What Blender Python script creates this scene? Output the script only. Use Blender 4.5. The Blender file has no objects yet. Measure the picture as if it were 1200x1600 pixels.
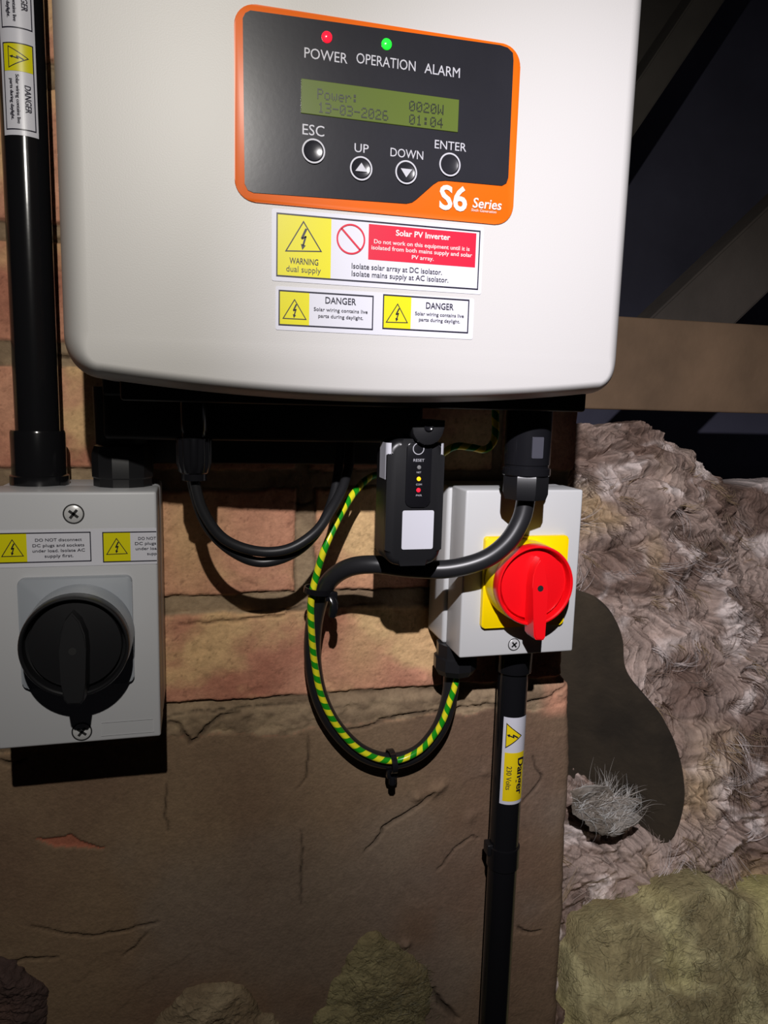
import bpy, bmesh, math, random
import numpy as np
from mathutils import Vector, Matrix

random.seed(7)
SC = bpy.context.scene
COL = SC.collection

# ------------------------------------------------------------------ camera, light, exposure
# World axes: X runs along the chimney wall, Z up, the wall face is y = 0 and "d" is distance out from the wall (y = -d).
FPX = 1150.0            # focal length in pixels of the 1200 x 1600 frame
DIST = 0.56             # camera distance from the wall
_U = np.array([4500.0, 50.0, -FPX]); _U /= np.linalg.norm(_U)
_Z = np.array([208.0, 7700.0, FPX]); _Z -= _Z.dot(_U) * _U; _Z /= np.linalg.norm(_Z)
_Y = np.cross(_Z, _U)
RW = np.array([_U, _Y, _Z])          # world = RW @ camera vector


def at(px, py, d):
    """world point on the plane d in front of the wall that is measured at a pixel of the photograph"""
    r = RW @ np.array([px - 600.0, -(py - 800.0), -FPX])
    t = (DIST - d) / r[1]
    return Vector((r[0] * t, -d, r[2] * t))


cam = bpy.data.cameras.new('camera')
cam.sensor_fit = 'VERTICAL'; cam.sensor_height = 36.0; cam.lens = FPX / 1600.0 * 36.0
cam.clip_start = 0.01; cam.clip_end = 50
camo = bpy.data.objects.new('camera', cam); COL.objects.link(camo)
camo.matrix_world = Matrix.Translation((0, -DIST, 0)) @ Matrix(RW.tolist()).to_4x4()
SC.camera = camo

LIGHT_POS = Vector((-0.028, -0.695, 0.310))       # head torch above and behind the phone


def spot(name, target, energy, angle, blend, color, radius):
    l = bpy.data.lights.new(name, 'SPOT')
    l.energy = energy; l.spot_size = math.radians(angle); l.spot_blend = blend; l.color = color
    l.shadow_soft_size = radius
    o = bpy.data.objects.new(name, l); COL.objects.link(o)
    o.location = LIGHT_POS
    o.rotation_euler = (Vector(target) - LIGHT_POS).to_track_quat('-Z', 'Y').to_euler()
    return o


spot('head_torch_flood', at(650, 700, 0), 12.5, 112, 1.0, (1.0, 0.955, 0.89), 0.005)
spot('head_torch_beam', at(1110, 830, 0), 26.0, 58, 1.0, (0.92, 0.89, 1.0), 0.005)

world = bpy.data.worlds.new('dark_loft'); SC.world = world; world.use_nodes = True
world.node_tree.nodes['Background'].inputs[0].default_value = (0.55, 0.52, 0.6, 1)
world.node_tree.nodes['Background'].inputs[1].default_value = 0.007

SC.view_settings.view_transform = 'Standard'; SC.view_settings.look = 'None'
SC.view_settings.gamma = 1.0; SC.view_settings.use_curve_mapping = False
SC.view_settings.exposure = 0.0

# ------------------------------------------------------------------ helpers


def lin(r, g=None, b=None):
    if g is None:
        r, g, b = r
    f = lambda c: (c / 255 / 12.92) if c / 255 <= 0.04045 else ((c / 255 + 0.055) / 1.055) ** 2.4
    return (f(r), f(g), f(b), 1.0)


def mat(name, color, rough=0.5, metal=0.0, spec=0.5, emit=None, estr=0.0, bump=None, vary=None, coat=0.0):
    m = bpy.data.materials.new(name); m.use_nodes = True
    nt = m.node_tree; p = nt.nodes['Principled BSDF']
    p.inputs['Base Color'].default_value = color
    p.inputs['Roughness'].default_value = rough
    p.inputs['Metallic'].default_value = metal
    p.inputs['Specular IOR Level'].default_value = spec
    p.inputs['Coat Weight'].default_value = coat
    if emit:
        p.inputs['Emission Color'].default_value = emit
        p.inputs['Emission Strength'].default_value = estr
    tc = nt.nodes.new('ShaderNodeTexCoord')
    if vary:     # (scale, amount): blotchy variation of the material's own colour
        n = nt.nodes.new('ShaderNodeTexNoise'); n.inputs['Scale'].default_value = vary[0]
        n.inputs['Detail'].default_value = 6
        nt.links.new(tc.outputs['Object'], n.inputs['Vector'])
        r = nt.nodes.new('ShaderNodeValToRGB')
        a = vary[1]
        r.color_ramp.elements[0].position = 0.3; r.color_ramp.elements[1].position = 0.7
        r.color_ramp.elements[0].color = tuple(c * (1 - a) for c in color[:3]) + (1,)
        r.color_ramp.elements[1].color = tuple(min(1, c * (1 + a)) for c in color[:3]) + (1,)
        nt.links.new(n.outputs['Fac'], r.inputs['Fac'])
        nt.links.new(r.outputs['Color'], p.inputs['Base Color'])
    if bump:     # (scale, strength, distance)
        n = nt.nodes.new('ShaderNodeTexNoise'); n.inputs['Scale'].default_value = bump[0]
        n.inputs['Detail'].default_value = 3
        nt.links.new(tc.outputs['Object'], n.inputs['Vector'])
        b = nt.nodes.new('ShaderNodeBump'); b.inputs['Strength'].default_value = bump[1]
        b.inputs['Distance'].default_value = bump[2]
        nt.links.new(n.outputs['Fac'], b.inputs['Height'])
        nt.links.new(b.outputs['Normal'], p.inputs['Normal'])
    return m


def attr_mat(name, rough, nscale, namt, bscale, bstr, bdist, stretch=(1, 1, 1), distort=0.0):
    """base colour from the mesh's own colour attribute times fine noise"""
    m = bpy.data.materials.new(name); m.use_nodes = True
    nt = m.node_tree; p = nt.nodes['Principled BSDF']; L = nt.links
    p.inputs['Roughness'].default_value = rough
    p.inputs['Specular IOR Level'].default_value = 0.25
    a = nt.nodes.new('ShaderNodeAttribute'); a.attribute_name = 'Col'
    tc = nt.nodes.new('ShaderNodeTexCoord')
    mp = nt.nodes.new('ShaderNodeMapping'); mp.inputs['Scale'].default_value = stretch
    L.new(tc.outputs['Object'], mp.inputs['Vector'])
    n = nt.nodes.new('ShaderNodeTexNoise'); n.inputs['Scale'].default_value = nscale
    n.inputs['Detail'].default_value = 8; n.inputs['Roughness'].default_value = 0.7
    n.inputs['Distortion'].default_value = distort
    L.new(mp.outputs[0], n.inputs['Vector'])
    mr = nt.nodes.new('ShaderNodeMapRange'); mr.inputs['From Min'].default_value = 0.3; mr.inputs['From Max'].default_value = 0.7
    mr.inputs['To Min'].default_value = 1 - namt; mr.inputs['To Max'].default_value = 1 + namt
    L.new(n.outputs['Fac'], mr.inputs['Value'])
    v = nt.nodes.new('ShaderNodeVectorMath'); v.operation = 'SCALE'
    L.new(a.outputs['Color'], v.inputs[0]); L.new(mr.outputs[0], v.inputs['Scale'])
    L.new(v.outputs[0], p.inputs['Base Color'])
    n2 = nt.nodes.new('ShaderNodeTexNoise'); n2.inputs['Scale'].default_value = bscale
    n2.inputs['Detail'].default_value = 8; n2.inputs['Distortion'].default_value = distort
    L.new(mp.outputs[0], n2.inputs['Vector'])
    b = nt.nodes.new('ShaderNodeBump'); b.inputs['Strength'].default_value = bstr; b.inputs['Distance'].default_value = bdist
    L.new(n2.outputs['Fac'], b.inputs['Height']); L.new(b.outputs['Normal'], p.inputs['Normal'])
    return m


def link(name, me, m, parent=None, smooth=False):
    o = bpy.data.objects.new(name, me); COL.objects.link(o)
    if m is not None:
        me.materials.append(m)
    if parent is not None:
        o.parent = parent
    if smooth:
        me.polygons.foreach_set('use_smooth', [True] * len(me.polygons))
        try:
            me.set_sharp_from_angle(angle=math.radians(smooth if smooth is not True else 40))
        except Exception:
            pass
    return o


def tag(o, label=None, cat=None, group=None, kind=None):
    if label: o['label'] = label
    if cat: o['category'] = cat
    if group: o['group'] = group
    if kind: o['kind'] = kind
    return o


def thing(name, label, cat, group=None):
    o = bpy.data.objects.new(name, None); COL.objects.link(o); o.empty_display_size = 0.02
    return tag(o, label, cat, group)


def bm_obj(name, bm, m, parent=None, smooth=40):
    bmesh.ops.recalc_face_normals(bm, faces=bm.faces)
    me = bpy.data.meshes.new(name); bm.to_mesh(me); bm.free()
    return link(name, me, m, parent, smooth)


def bm_box(bm, x0, x1, d0, d1, z0, z1, bev=0.0, seg=3):
    r = bmesh.ops.create_cube(bm, size=1.0)
    vs = r['verts']
    for v in vs:
        v.co = Vector((x0 + (v.co.x + .5) * (x1 - x0), -d1 + (v.co.y + .5) * (d1 - d0), z0 + (v.co.z + .5) * (z1 - z0)))
    if bev > 0:
        es = list({e for v in vs for e in v.link_edges})
        bmesh.ops.bevel(bm, geom=es, offset=bev, segments=seg, affect='EDGES', profile=0.5)


def box(name, x0, x1, d0, d1, z0, z1, m, parent=None, bev=0.001, seg=3):
    bm = bmesh.new(); bm_box(bm, x0, x1, d0, d1, z0, z1, bev, seg)
    return bm_obj(name, bm, m, parent)


def rrect(x0, x1, z0, z1, r, n=6):
    pts = []
    for cx, cz, a0 in ((x1 - r, z1 - r, 0), (x0 + r, z1 - r, 90), (x0 + r, z0 + r, 180), (x1 - r, z0 + r, 270)):
        for k in range(n + 1):
            a = math.radians(a0 + 90 * k / n)
            pts.append((cx + r * math.cos(a), cz + r * math.sin(a)))
    return pts


def circ(cx, cz, r, n=40):
    return [(cx + r * math.cos(2 * math.pi * k / n), cz + r * math.sin(2 * math.pi * k / n)) for k in range(n)]


def prism(name, pts, d0, d1, m, parent=None, bev=0.0, seg=2):
    """2-D outline in X,Z pushed out from depth d0 to d1"""
    bm = bmesh.new()
    a = [bm.verts.new((x, -d0, z)) for x, z in pts]
    b = [bm.verts.new((x, -d1, z)) for x, z in pts]
    bm.faces.new(a); ff = bm.faces.new(b)
    n = len(pts)
    for i in range(n):
        bm.faces.new((a[i], a[(i + 1) % n], b[(i + 1) % n], b[i]))
    if bev:
        bmesh.ops.bevel(bm, geom=list(ff.edges), offset=bev, segments=seg, affect='EDGES', profile=0.5)
    return bm_obj(name, bm, m, parent)


def lathe_bm(bm, prof, origin, axis, seg=40, flute=None):
    """prof: (radius, height) pairs along axis from origin; flute = (count, depth, h0, h1)"""
    axis = Vector(axis).normalized()
    e1 = axis.orthogonal().normalized(); e2 = axis.cross(e1)
    o = Vector(origin); rings = []
    for r, h in prof:
        ring = []
        for k in range(seg):
            a = 2 * math.pi * k / seg; rr = r
            if flute and flute[2] <= h <= flute[3]:
                rr = r - flute[1] * (0.5 + 0.5 * math.cos(a * flute[0])) ** 3
            ring.append(bm.verts.new(o + axis * h + (e1 * math.cos(a) + e2 * math.sin(a)) * rr))
        rings.append(ring)
    for i in range(len(rings) - 1):
        for k in range(seg):
            bm.faces.new((rings[i][k], rings[i][(k + 1) % seg], rings[i + 1][(k + 1) % seg], rings[i + 1][k]))
    bm.faces.new(rings[0]); bm.faces.new(rings[-1])


def lathe(name, prof, origin, axis, m, parent=None, seg=40, smooth=35, flute=None):
    bm = bmesh.new(); lathe_bm(bm, prof, origin, axis, seg, flute)
    return bm_obj(name, bm, m, parent, smooth)


def spline(pts, n=10):
    P = [Vector(p) for p in pts]
    P = [P[0] * 2 - P[1]] + P + [P[-1] * 2 - P[-2]]
    out = []
    for i in range(1, len(P) - 2):
        p0, p1, p2, p3 = P[i - 1:i + 3]
        for k in range(n):
            t = k / n
            out.append(0.5 * ((2 * p1) + (-p0 + p2) * t + (2 * p0 - 5 * p1 + 4 * p2 - p3) * t * t + (-p0 + 3 * p1 - 3 * p2 + p3) * t ** 3))
    out.append(P[-2])
    return out


def tube(name, path, r, m, parent=None, seg=16):
    """swept tube with UV (around, metres along)"""
    n = len(path); T = []
    for i in range(n):
        T.append((path[min(i + 1, n - 1)] - path[max(i - 1, 0)]).normalized())
    N = T[0].orthogonal().normalized()
    bm = bmesh.new(); uv = bm.loops.layers.uv.new('UVMap'); rings = []; L = [0.0]
    for i in range(n):
        if i:
            L.append(L[-1] + (path[i] - path[i - 1]).length)
            N = (N - T[i] * N.dot(T[i])).normalized()
        B = T[i].cross(N)
        rr = r(i / (n - 1)) if callable(r) else r
        rings.append([bm.verts.new(path[i] + (N * math.cos(2 * math.pi * k / seg) + B * math.sin(2 * math.pi * k / seg)) * rr) for k in range(seg)])
    for i in range(n - 1):
        for k in range(seg):
            f = bm.faces.new((rings[i][k], rings[i][(k + 1) % seg], rings[i + 1][(k + 1) % seg], rings[i + 1][k]))
            for lp, (u, v) in zip(f.loops, ((k / seg, L[i]), ((k + 1) / seg, L[i]), ((k + 1) / seg, L[i + 1]), (k / seg, L[i + 1]))):
                lp[uv].uv = (u, v)
    bm.faces.new(rings[0]); bm.faces.new(rings[-1])
    return bm_obj(name, bm, m, parent, 60)


# ---- flat artwork: everything printed is a thin mesh laid through a mapping (u, v, h) -> world
class Art:
    def __init__(s, mapping):
        s.map = mapping

    def mesh(s, name, vs, fs, m, parent, h):
        me = bpy.data.meshes.new(name)
        me.from_pydata([s.map(u, v, h) for u, v in vs], [], fs); me.update()
        return link(name, me, m, parent)

    def poly(s, name, pts, m, parent, h, sub=1):
        return s.mesh(name, pts, [list(range(len(pts)))], m, parent, h)

    def grid(s, name, u0, u1, v0, v1, m, parent, h, nu=10, nv=1):
        vs = [(u0 + (u1 - u0) * i / nu, v0 + (v1 - v0) * j / nv) for j in range(nv + 1) for i in range(nu + 1)]
        fs = [(j * (nu + 1) + i, j * (nu + 1) + i + 1, (j + 1) * (nu + 1) + i + 1, (j + 1) * (nu + 1) + i) for j in range(nv) for i in range(nu)]
        return s.mesh(name, vs, fs, m, parent, h)

    def loop(s, name, outer, inner, m, parent, h):
        n = len(outer)
        return s.mesh(name, list(outer) + list(inner), [(i, (i + 1) % n, n + (i + 1) % n, n + i) for i in range(n)], m, parent, h)

    def border(s, name, c, w, m, parent, h, nsub=8):
        """c: four corner points in order; ring of width w inside them"""
        cx = sum(p[0] for p in c) / 4; cz = sum(p[1] for p in c) / 4
        outer, inner = [], []
        for i in range(4):
            a, b = c[i], c[(i + 1) % 4]
            sg = lambda p: (p[0] + (w if p[0] < cx else -w), p[1] + (w if p[1] < cz else -w))
            ia, ib = sg(a), sg(b)
            for k in range(nsub):
                t = k / nsub
                outer.append((a[0] + (b[0] - a[0]) * t, a[1] + (b[1] - a[1]) * t))
                inner.append((ia[0] + (ib[0] - ia[0]) * t, ia[1] + (ib[1] - ia[1]) * t))
        return s.loop(name, outer, inner, m, parent, h)

    def text(s, name, txt, u0, u1, v, cap, m, parent, h, bold=0.0, shear=0.0):
        vs, fs = text2d(txt, bold, shear)
        xs = [p[0] for p in vs]; a, b = min(xs), max(xs)
        k = cap / CAP
        return s.mesh(name, [(u0 + (x - a) / (b - a) * (u1 - u0), v + y * k) for x, y in vs], fs, m, parent, h)

    def hazard(s, apex, left, right, w, m, parent, h):
        """warning triangle with the lightning arrow"""
        A, Lf, Rt = (np.array(p) for p in (apex, left, right))
        c = (A + Lf + Rt) / 3
        inn = [c + (p - c) * (1 - w) for p in (A, Lf, Rt)]
        cut = lambda T: [tuple(T[i] + (T[(i + 1) % 3] - T[i]) * k / 8) for i in range(3) for k in range(8)]
        s.loop('hazard_triangle', cut([A, Lf, Rt]), cut(inn), m, parent, h)
        ex = (Rt - Lf); ey = A - (Lf + Rt) / 2
        q = lambda x, y: tuple((Lf + Rt) / 2 + ex * x + ey * y)
        strokes = [((.075, .74), (-.045, .43), .030), ((-.055, .41), (.070, .49), .026), ((.060, .50), (-.015, .20), .024)]
        vs, fs = [], []
        for (ax, ay), (bx, by), w_ in strokes:
            dx, dy = bx - ax, by - ay; l_ = math.hypot(dx, dy); nx, ny = -dy / l_ * w_, dx / l_ * w_
            o = len(vs); vs += [q(ax + nx, ay + ny), q(ax - nx, ay - ny), q(bx - nx, by - ny), q(bx + nx, by + ny)]; fs.append((o, o + 1, o + 2, o + 3))
        o = len(vs); vs += [q(-.075, .25), q(.055, .20), q(-.035, .06)]; fs.append((o, o + 1, o + 2))
        s.mesh('lightning_arrow', vs, fs, m, parent, h)


_tc = {}


def text2d(txt, bold=0.0, shear=0.0):
    key = (txt, bold, shear)
    if key not in _tc:
        c = bpy.data.curves.new('t', 'FONT'); c.body = txt; c.offset = bold; c.shear = shear; c.resolution_u = 3
        o = bpy.data.objects.new('t', c); COL.objects.link(o)
        me = bpy.data.meshes.new_from_object(o.evaluated_get(bpy.context.evaluated_depsgraph_get()))
        _tc[key] = ([(v.co.x, v.co.y) for v in me.vertices], [list(p.vertices) for p in me.polygons])
        bpy.data.objects.remove(o); bpy.data.curves.remove(c); bpy.data.meshes.remove(me)
    return _tc[key]


CAP = max(p[1] for p in text2d('H')[0])


def flat(d):
    return Art(lambda u, v, h: (u, -d - h, v))


def P2(px, py, d):
    p = at(px, py, d); return (p.x, p.z)


# ---- numpy noise
def vnoise(x, y, seed):
    rs = np.random.RandomState(seed); T = rs.rand(256, 256)
    xi = np.floor(x).astype(int); yi = np.floor(y).astype(int)
    fx = x - xi; fy = y - yi
    fx = fx * fx * (3 - 2 * fx); fy = fy * fy * (3 - 2 * fy)
    g = lambda a, b: T[a % 256, b % 256]
    return (g(xi, yi) * (1 - fx) + g(xi + 1, yi) * fx) * (1 - fy) + (g(xi, yi + 1) * (1 - fx) + g(xi + 1, yi + 1) * fx) * fy


def fbm(x, y, seed, octv=5, gain=0.5):
    a = 1.0; s = 0; t = 0
    for k in range(octv):
        s = s + a * vnoise(x * 2 ** k + 17.3 * k, y * 2 ** k + 9.1 * k, seed + k); t += a; a *= gain
    return s / t * 2 - 1          # about -1..1


def sstep(a, b, x):
    t = np.clip((x - a) / (b - a), 0, 1); return t * t * (3 - 2 * t)


def seg_dist(X, Z, pts):
    """distance to a polyline, and parameter along it"""
    best = np.full(X.shape, 9.0); par = np.zeros(X.shape); n = len(pts) - 1
    for i in range(n):
        ax, az = pts[i]; bx, bz = pts[i + 1]
        vx, vz = bx - ax, bz - az; L2 = vx * vx + vz * vz + 1e-12
        t = np.clip(((X - ax) * vx + (Z - az) * vz) / L2, 0, 1)
        dd = np.hypot(X - ax - t * vx, Z - az - t * vz)
        m = dd < best; best = np.where(m, dd, best); par = np.where(m, (i + t) / n, par)
    return best, par


def grid_mesh(name, V, C, m, parent=None):
    """V: (rows, cols, 3) vertices, C: (rows, cols, 3) linear colours"""
    r, c = V.shape[:2]
    me = bpy.data.meshes.new(name)
    me.vertices.add(r * c); me.vertices.foreach_set('co', V.reshape(-1).astype('f4'))
    idx = np.arange(r * c).reshape(r, c)
    F = np.stack([idx[:-1, :-1], idx[:-1, 1:], idx[1:, 1:], idx[1:, :-1]], -1).reshape(-1, 4)
    me.loops.add(F.size); me.loops.foreach_set('vertex_index', F.reshape(-1).astype('i4'))
    me.polygons.add(len(F)); me.polygons.foreach_set('loop_start', (np.arange(len(F)) * 4).astype('i4'))
    me.polygons.foreach_set('use_smooth', np.ones(len(F), bool))
    me.update(calc_edges=True)
    at_ = me.color_attributes.new('Col', 'FLOAT_COLOR', 'POINT')
    cc = np.ones((r * c, 4), 'f4'); cc[:, :3] = C.reshape(-1, 3); at_.data.foreach_set('color', cc.reshape(-1))
    o = bpy.data.objects.new(name, me); COL.objects.link(o); me.materials.append(m)
    if parent: o.parent = parent
    return o


def mixc(a, b, t):
    a = np.array(a[:3]) if not isinstance(a, np.ndarray) else a
    b = np.array(b[:3]) if not isinstance(b, np.ndarray) else b
    return a * (1 - t[..., None]) + b * t[..., None]


# ------------------------------------------------------------------ materials
M_wall = attr_mat('brick_and_mortar', 0.9, 260, 0.16, 420, 0.5, 0.0012)
M_wool = attr_mat('mineral_wool', 0.7, 120, 0.15, 300, 0.5, 0.0015, (1, 1, 1.8), 1.6)
M_glass_wool = attr_mat('yellow_glass_wool', 0.9, 70, 0.24, 170, 0.8, 0.0030, (1, 1, 1.3), 1.2)
M_cover = mat('off_white_casing', lin(189, 187, 184), 0.46, bump=(1300, 0.10, 0.0004))
M_black = mat('black_plastic', lin(24, 24, 26), 0.38)
M_black_matt = mat('black_casing', lin(16, 16, 17), 0.55)
M_conduit = mat('black_conduit', lin(20, 20, 22), 0.14, bump=(90, 0.05, 0.0006))
M_cable = mat('black_cable_sheath', lin(34, 34, 36), 0.36, bump=(200, 0.05, 0.0004))
M_rub = mat('black_glossy_plastic', lin(22, 22, 25), 0.18)
M_grey = mat('light_grey_enclosure', lin(196, 197, 196), 0.40, bump=(900, 0.04, 0.0004))
M_dcgrey = mat('mid_grey_enclosure', lin(186, 187, 190), 0.42, bump=(900, 0.04, 0.0004))
M_plate = mat('grey_switch_plate', lin(150, 155, 162), 0.35)
M_yellow = mat('yellow_switch_plate', lin(250, 215, 0), 0.35)
M_red = mat('red_knob', lin(232, 14, 24), 0.30)
M_white = mat('white_sticker', lin(204, 204, 212), 0.35)
M_syel = mat('yellow_print', lin(212, 204, 8), 0.35)
M_amber = mat('amber_print', lin(232, 205, 20), 0.35)
M_sred = mat('red_print', lin(200, 24, 54), 0.35)
M_ink = mat('black_print', lin(22, 20, 40), 0.4)
M_ink2 = mat('dark_grey_print', lin(50, 50, 56), 0.4)
M_orange = mat('orange_film', lin(218, 98, 12), 0.35)
M_film = mat('charcoal_film', lin(36, 36, 41), 0.24, vary=(18, 0.12), bump=(260, 0.03, 0.0004))
M_ptext = mat('pale_grey_print', lin(180, 180, 186), 0.4)
M_wtext = mat('white_print', lin(225, 208, 205), 0.4)
M_lcd = mat('lcd_backlit_green', lin(84, 98, 42), 0.25, emit=lin(112, 135, 40), estr=0.06)
M_lcdt = mat('lcd_segments', lin(18, 26, 10), 0.4)
M_ledr = mat('led_red', lin(255, 30, 50), 0.2, emit=lin(255, 20, 40), estr=1.6)
M_ledg = mat('led_green', lin(40, 255, 60), 0.2, emit=lin(20, 255, 40), estr=1.2)
M_ledy = mat('led_amber', lin(255, 190, 30), 0.2, emit=lin(255, 170, 10), estr=1.6)
M_ledoff = mat('led_unlit', lin(120, 120, 120), 0.2)
M_screw = mat('screw_grey', lin(205, 205, 205), 0.3, metal=0.2)
M_slot = mat('screw_slot', lin(30, 30, 30), 0.6)
M_wood = mat('loft_timber', lin(126, 102, 78), 0.8, vary=(9, 0.25), bump=(60, 0.4, 0.002))
M_wood2 = mat('loft_timber_grey', lin(84, 77, 70), 0.8, vary=(9, 0.2), bump=(60, 0.4, 0.002))
M_rafter = mat('dark_rafter_timber', lin(128, 122, 114), 0.85, vary=(9, 0.2))
M_dark_brown = mat('dark_brown_matt', lin(58, 49, 36), 0.95, vary=(16, 0.4), bump=(60, 0.5, 0.003))
M_roof = mat('roofing_felt', lin(142, 142, 168), 0.9, vary=(4, 0.2))

# earth wire: helical green and yellow stripes that follow the wire's own UV
M_earth = bpy.data.materials.new('green_yellow_earth'); M_earth.use_nodes = True
nt = M_earth.node_tree; p = nt.nodes['Principled BSDF']; p.inputs['Roughness'].default_value = 0.28
uvn = nt.nodes.new('ShaderNodeUVMap'); uvn.uv_map = 'UVMap'
sx = nt.nodes.new('ShaderNodeSeparateXYZ'); nt.links.new(uvn.outputs[0], sx.inputs[0])
m1 = nt.nodes.new('ShaderNodeMath'); m1.operation = 'MULTIPLY_ADD'; m1.inputs[1].default_value = 82.0
nt.links.new(sx.outputs['Y'], m1.inputs[0]); nt.links.new(sx.outputs['X'], m1.inputs[2])
m2 = nt.nodes.new('ShaderNodeMath'); m2.operation = 'FRACT'; nt.links.new(m1.outputs[0], m2.inputs[0])
m3 = nt.nodes.new('ShaderNodeMath'); m3.operation = 'GREATER_THAN'; m3.inputs[1].default_value = 0.5; nt.links.new(m2.outputs[0], m3.inputs[0])
mx = nt.nodes.new('ShaderNodeMixRGB'); mx.inputs[1].default_value = lin(30, 150, 28); mx.inputs[2].default_value = lin(235, 228, 40)
nt.links.new(m3.outputs[0], mx.inputs[0]); nt.links.new(mx.outputs[0], p.inputs['Base Color'])

# ------------------------------------------------------------------ chimney wall
def build_wall():
    st = 0.00135
    x0, z0, z1 = -0.30, -0.72, 0.46
    nx = int((0.335 - x0) / st); nz = int((z1 - z0) / st)
    Zc = np.linspace(z0, z1, nz)
    redge = np.interp(Zc, [-.72, -.58, -.45, -.32, -.243, -.235, -.15, -.06, -.045, -.007, .46], [.331, .329, .327, .326, .319, .312, .312, .308, .3125, .3125, .3125])
    redge = redge + 0.0022 * fbm(Zc * 40, Zc * 0, 5)
    U = np.linspace(0, 1, nx)[None, :]
    X = x0 + (redge[:, None] - x0) * U; Z = np.repeat(Zc[:, None], nx, 1)
    wx = 0.0030 * fbm(X * 55, Z * 55, 11); wz = 0.0030 * fbm(X * 50, Z * 50, 31) + 0.002 * fbm(X * 9, Z * 9, 33)
    Xw, Zw = X + wx, Z + wz
    beds = [0.40, 0.31, 0.207, 0.106, 0.026, -0.0605, -0.157, -0.247, -0.335, -0.42, -0.51, -0.60, -0.70]
    half = [.006, .006, .009, .006, .008, .0075, .0075, .012, .006, .006, .006, .006, .006]
    perps = {4: [-.16, .08, .24], 5: [-.16, .0820, .31], 6: [-.06, .205, .27], 3: [-.20, .0, .2], 2: [-.25, -.02, .18]}
    dj = np.full(X.shape, 1.0)       # >0 inside brick, <0 inside the joint
    for b, h in zip(beds, half):
        dj = np.minimum(dj, np.abs(Zw - b) - h)
    row = np.zeros(X.shape, int)
    for i, b in enumerate(beds):
        row = np.where(Zw < b, i, row)
    bid = row * 10.0
    for i in range(len(beds)):
        ps = perps.get(i, [-.22 + .11 * (i % 2), .0 + .11 * (i % 2), .22 + .05 * (i % 2)])
        for q in ps:
            hw = .0075 if (i == 5 and abs(q - .082) < .01) else .005
            dj = np.where(row == i, np.minimum(dj, np.abs(Xw - q) - hw), dj)
            bid = np.where((row == i) & (Xw > q), bid + 1, bid)
    brick = sstep(-.0006, .0012, dj)
    n1 = fbm(X * 30, Z * 30, 41); n2 = fbm(X * 120, Z * 120, 51); n3 = fbm(X * 12, Z * 12, 61)
    h_b = 0.0006 * n2 + 0.0012 * n1 - 0.0012 * sstep(.25, .6, fbm(X * 70, Z * 70, 71))
    smear = sstep(-.2, .5, n3)
    h_m = -0.0042 + 0.0022 * smear + 0.0018 * n1 + 0.0013 * n2
    h = h_m * (1 - brick) + h_b * brick
    # colours
    red = np.array(lin(203, 148, 119)[:3]); red2 = np.array(lin(172, 114, 92)[:3]); och = np.array(lin(216, 180, 130)[:3])
    mor = np.array(lin(158, 136, 108)[:3]); mor2 = np.array(lin(126, 106, 84)[:3])
    c = mixc(red, red2, sstep(-.4, .5, fbm(X * 22, Z * 22, 81)))
    ochm = sstep(.0, .45, fbm(X * 16 + bid * 3.1, Z * 20, 91) + .0) * .85
    ochm = np.clip(ochm + .7 * np.exp(-((X + .005) / .022) ** 2 - ((Z + .10) / .045) ** 2) + .8 * np.exp(-((X - .125) / .03) ** 2 - ((Z + .11) / .03) ** 2) + .6 * np.exp(-((X - .13) / .02) ** 2 - ((Z + .195) / .03) ** 2), 0, 1)
    c = mixc(c, och, ochm)
    n4 = fbm(X * 420, Z * 420, 55, 3)
    pit = sstep(.35, .6, n4)
    c = c * (1 + .16 * n2[..., None] + .10 * n4[..., None]) * (1 - .35 * pit[..., None]); h_b = h_b - .0006 * pit; h = h_m * (1 - brick) + h_b * brick
    cm = mixc(mor, mor2, sstep(-.4, .5, n1))
    c = mixc(cm, c, brick)
    # dark edge line along the joints
    crack_j = np.exp(-((dj + .0004) / .0008) ** 2) * sstep(-.1, .35, fbm(X * 14, Z * 14, 101))
    h = h - .0022 * crack_j; c = c * (1 - .55 * crack_j[..., None])
    # parging below the rough mortar course
    top = -.262 + .005 * fbm(X * 18, X * 0 + 3, 111) + .004 * fbm(X * 70, X * 0 + 5, 121)
    par = 1 - sstep(-.0006, .0006, Z - top)
    rough = (1 - par) * (1 - sstep(-.246, -.238, Zw))
    flake = fbm(X * 60, Z * 85, 131)
    h = np.where(rough > 0, h * (1 - rough) + rough * (.0005 + .003 * flake + .002 * np.round(fbm(X * 35, Z * 50, 141) * 2) / 2), h)
    c = mixc(c, mixc(mor, mor2, sstep(-.3, .4, flake)) * .92, np.clip(rough, 0, 1))
    layer = np.round(fbm(X * 7 + 3, Z * 6, 151) * 2.2) / 2.2
    h_p = .0022 + .0018 * fbm(X * 9, Z * 9, 161) + .0007 * n1 + .0002 * n2 + .0009 * layer
    pc = mixc(np.array(lin(132, 110, 86)[:3]), np.array(lin(116, 92, 74)[:3]), sstep(-.5, .5, fbm(X * 8, Z * 6, 171)))
    pc = mixc(pc, np.array(lin(128, 116, 104)[:3]), .5 * sstep(.1, .5, fbm(X * 6 + 9, Z * 5, 181)))
    h = h * (1 - par) + h_p * par; c = mixc(c, pc, par)
    # exposed brick chip
    chip = np.array([[*P2(*q, 0)] for q in ((56, 1308), (100, 1306), (112, 1300), (122, 1310), (168, 1324), (120, 1322), (85, 1321))])
    ins = np.zeros(X.shape, bool)
    for i in range(len(chip)):
        ax, az = chip[i]; bx, bz = chip[(i + 1) % len(chip)]
        cond = ((az > Z) != (bz > Z)) & (X < (bx - ax) * (Z - az) / (bz - az + 1e-12) + ax)
        ins ^= cond
    h = np.where(ins, h - .0018, h); c = np.where(ins[..., None], np.array(lin(160, 98, 76)[:3]), c)
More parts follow.
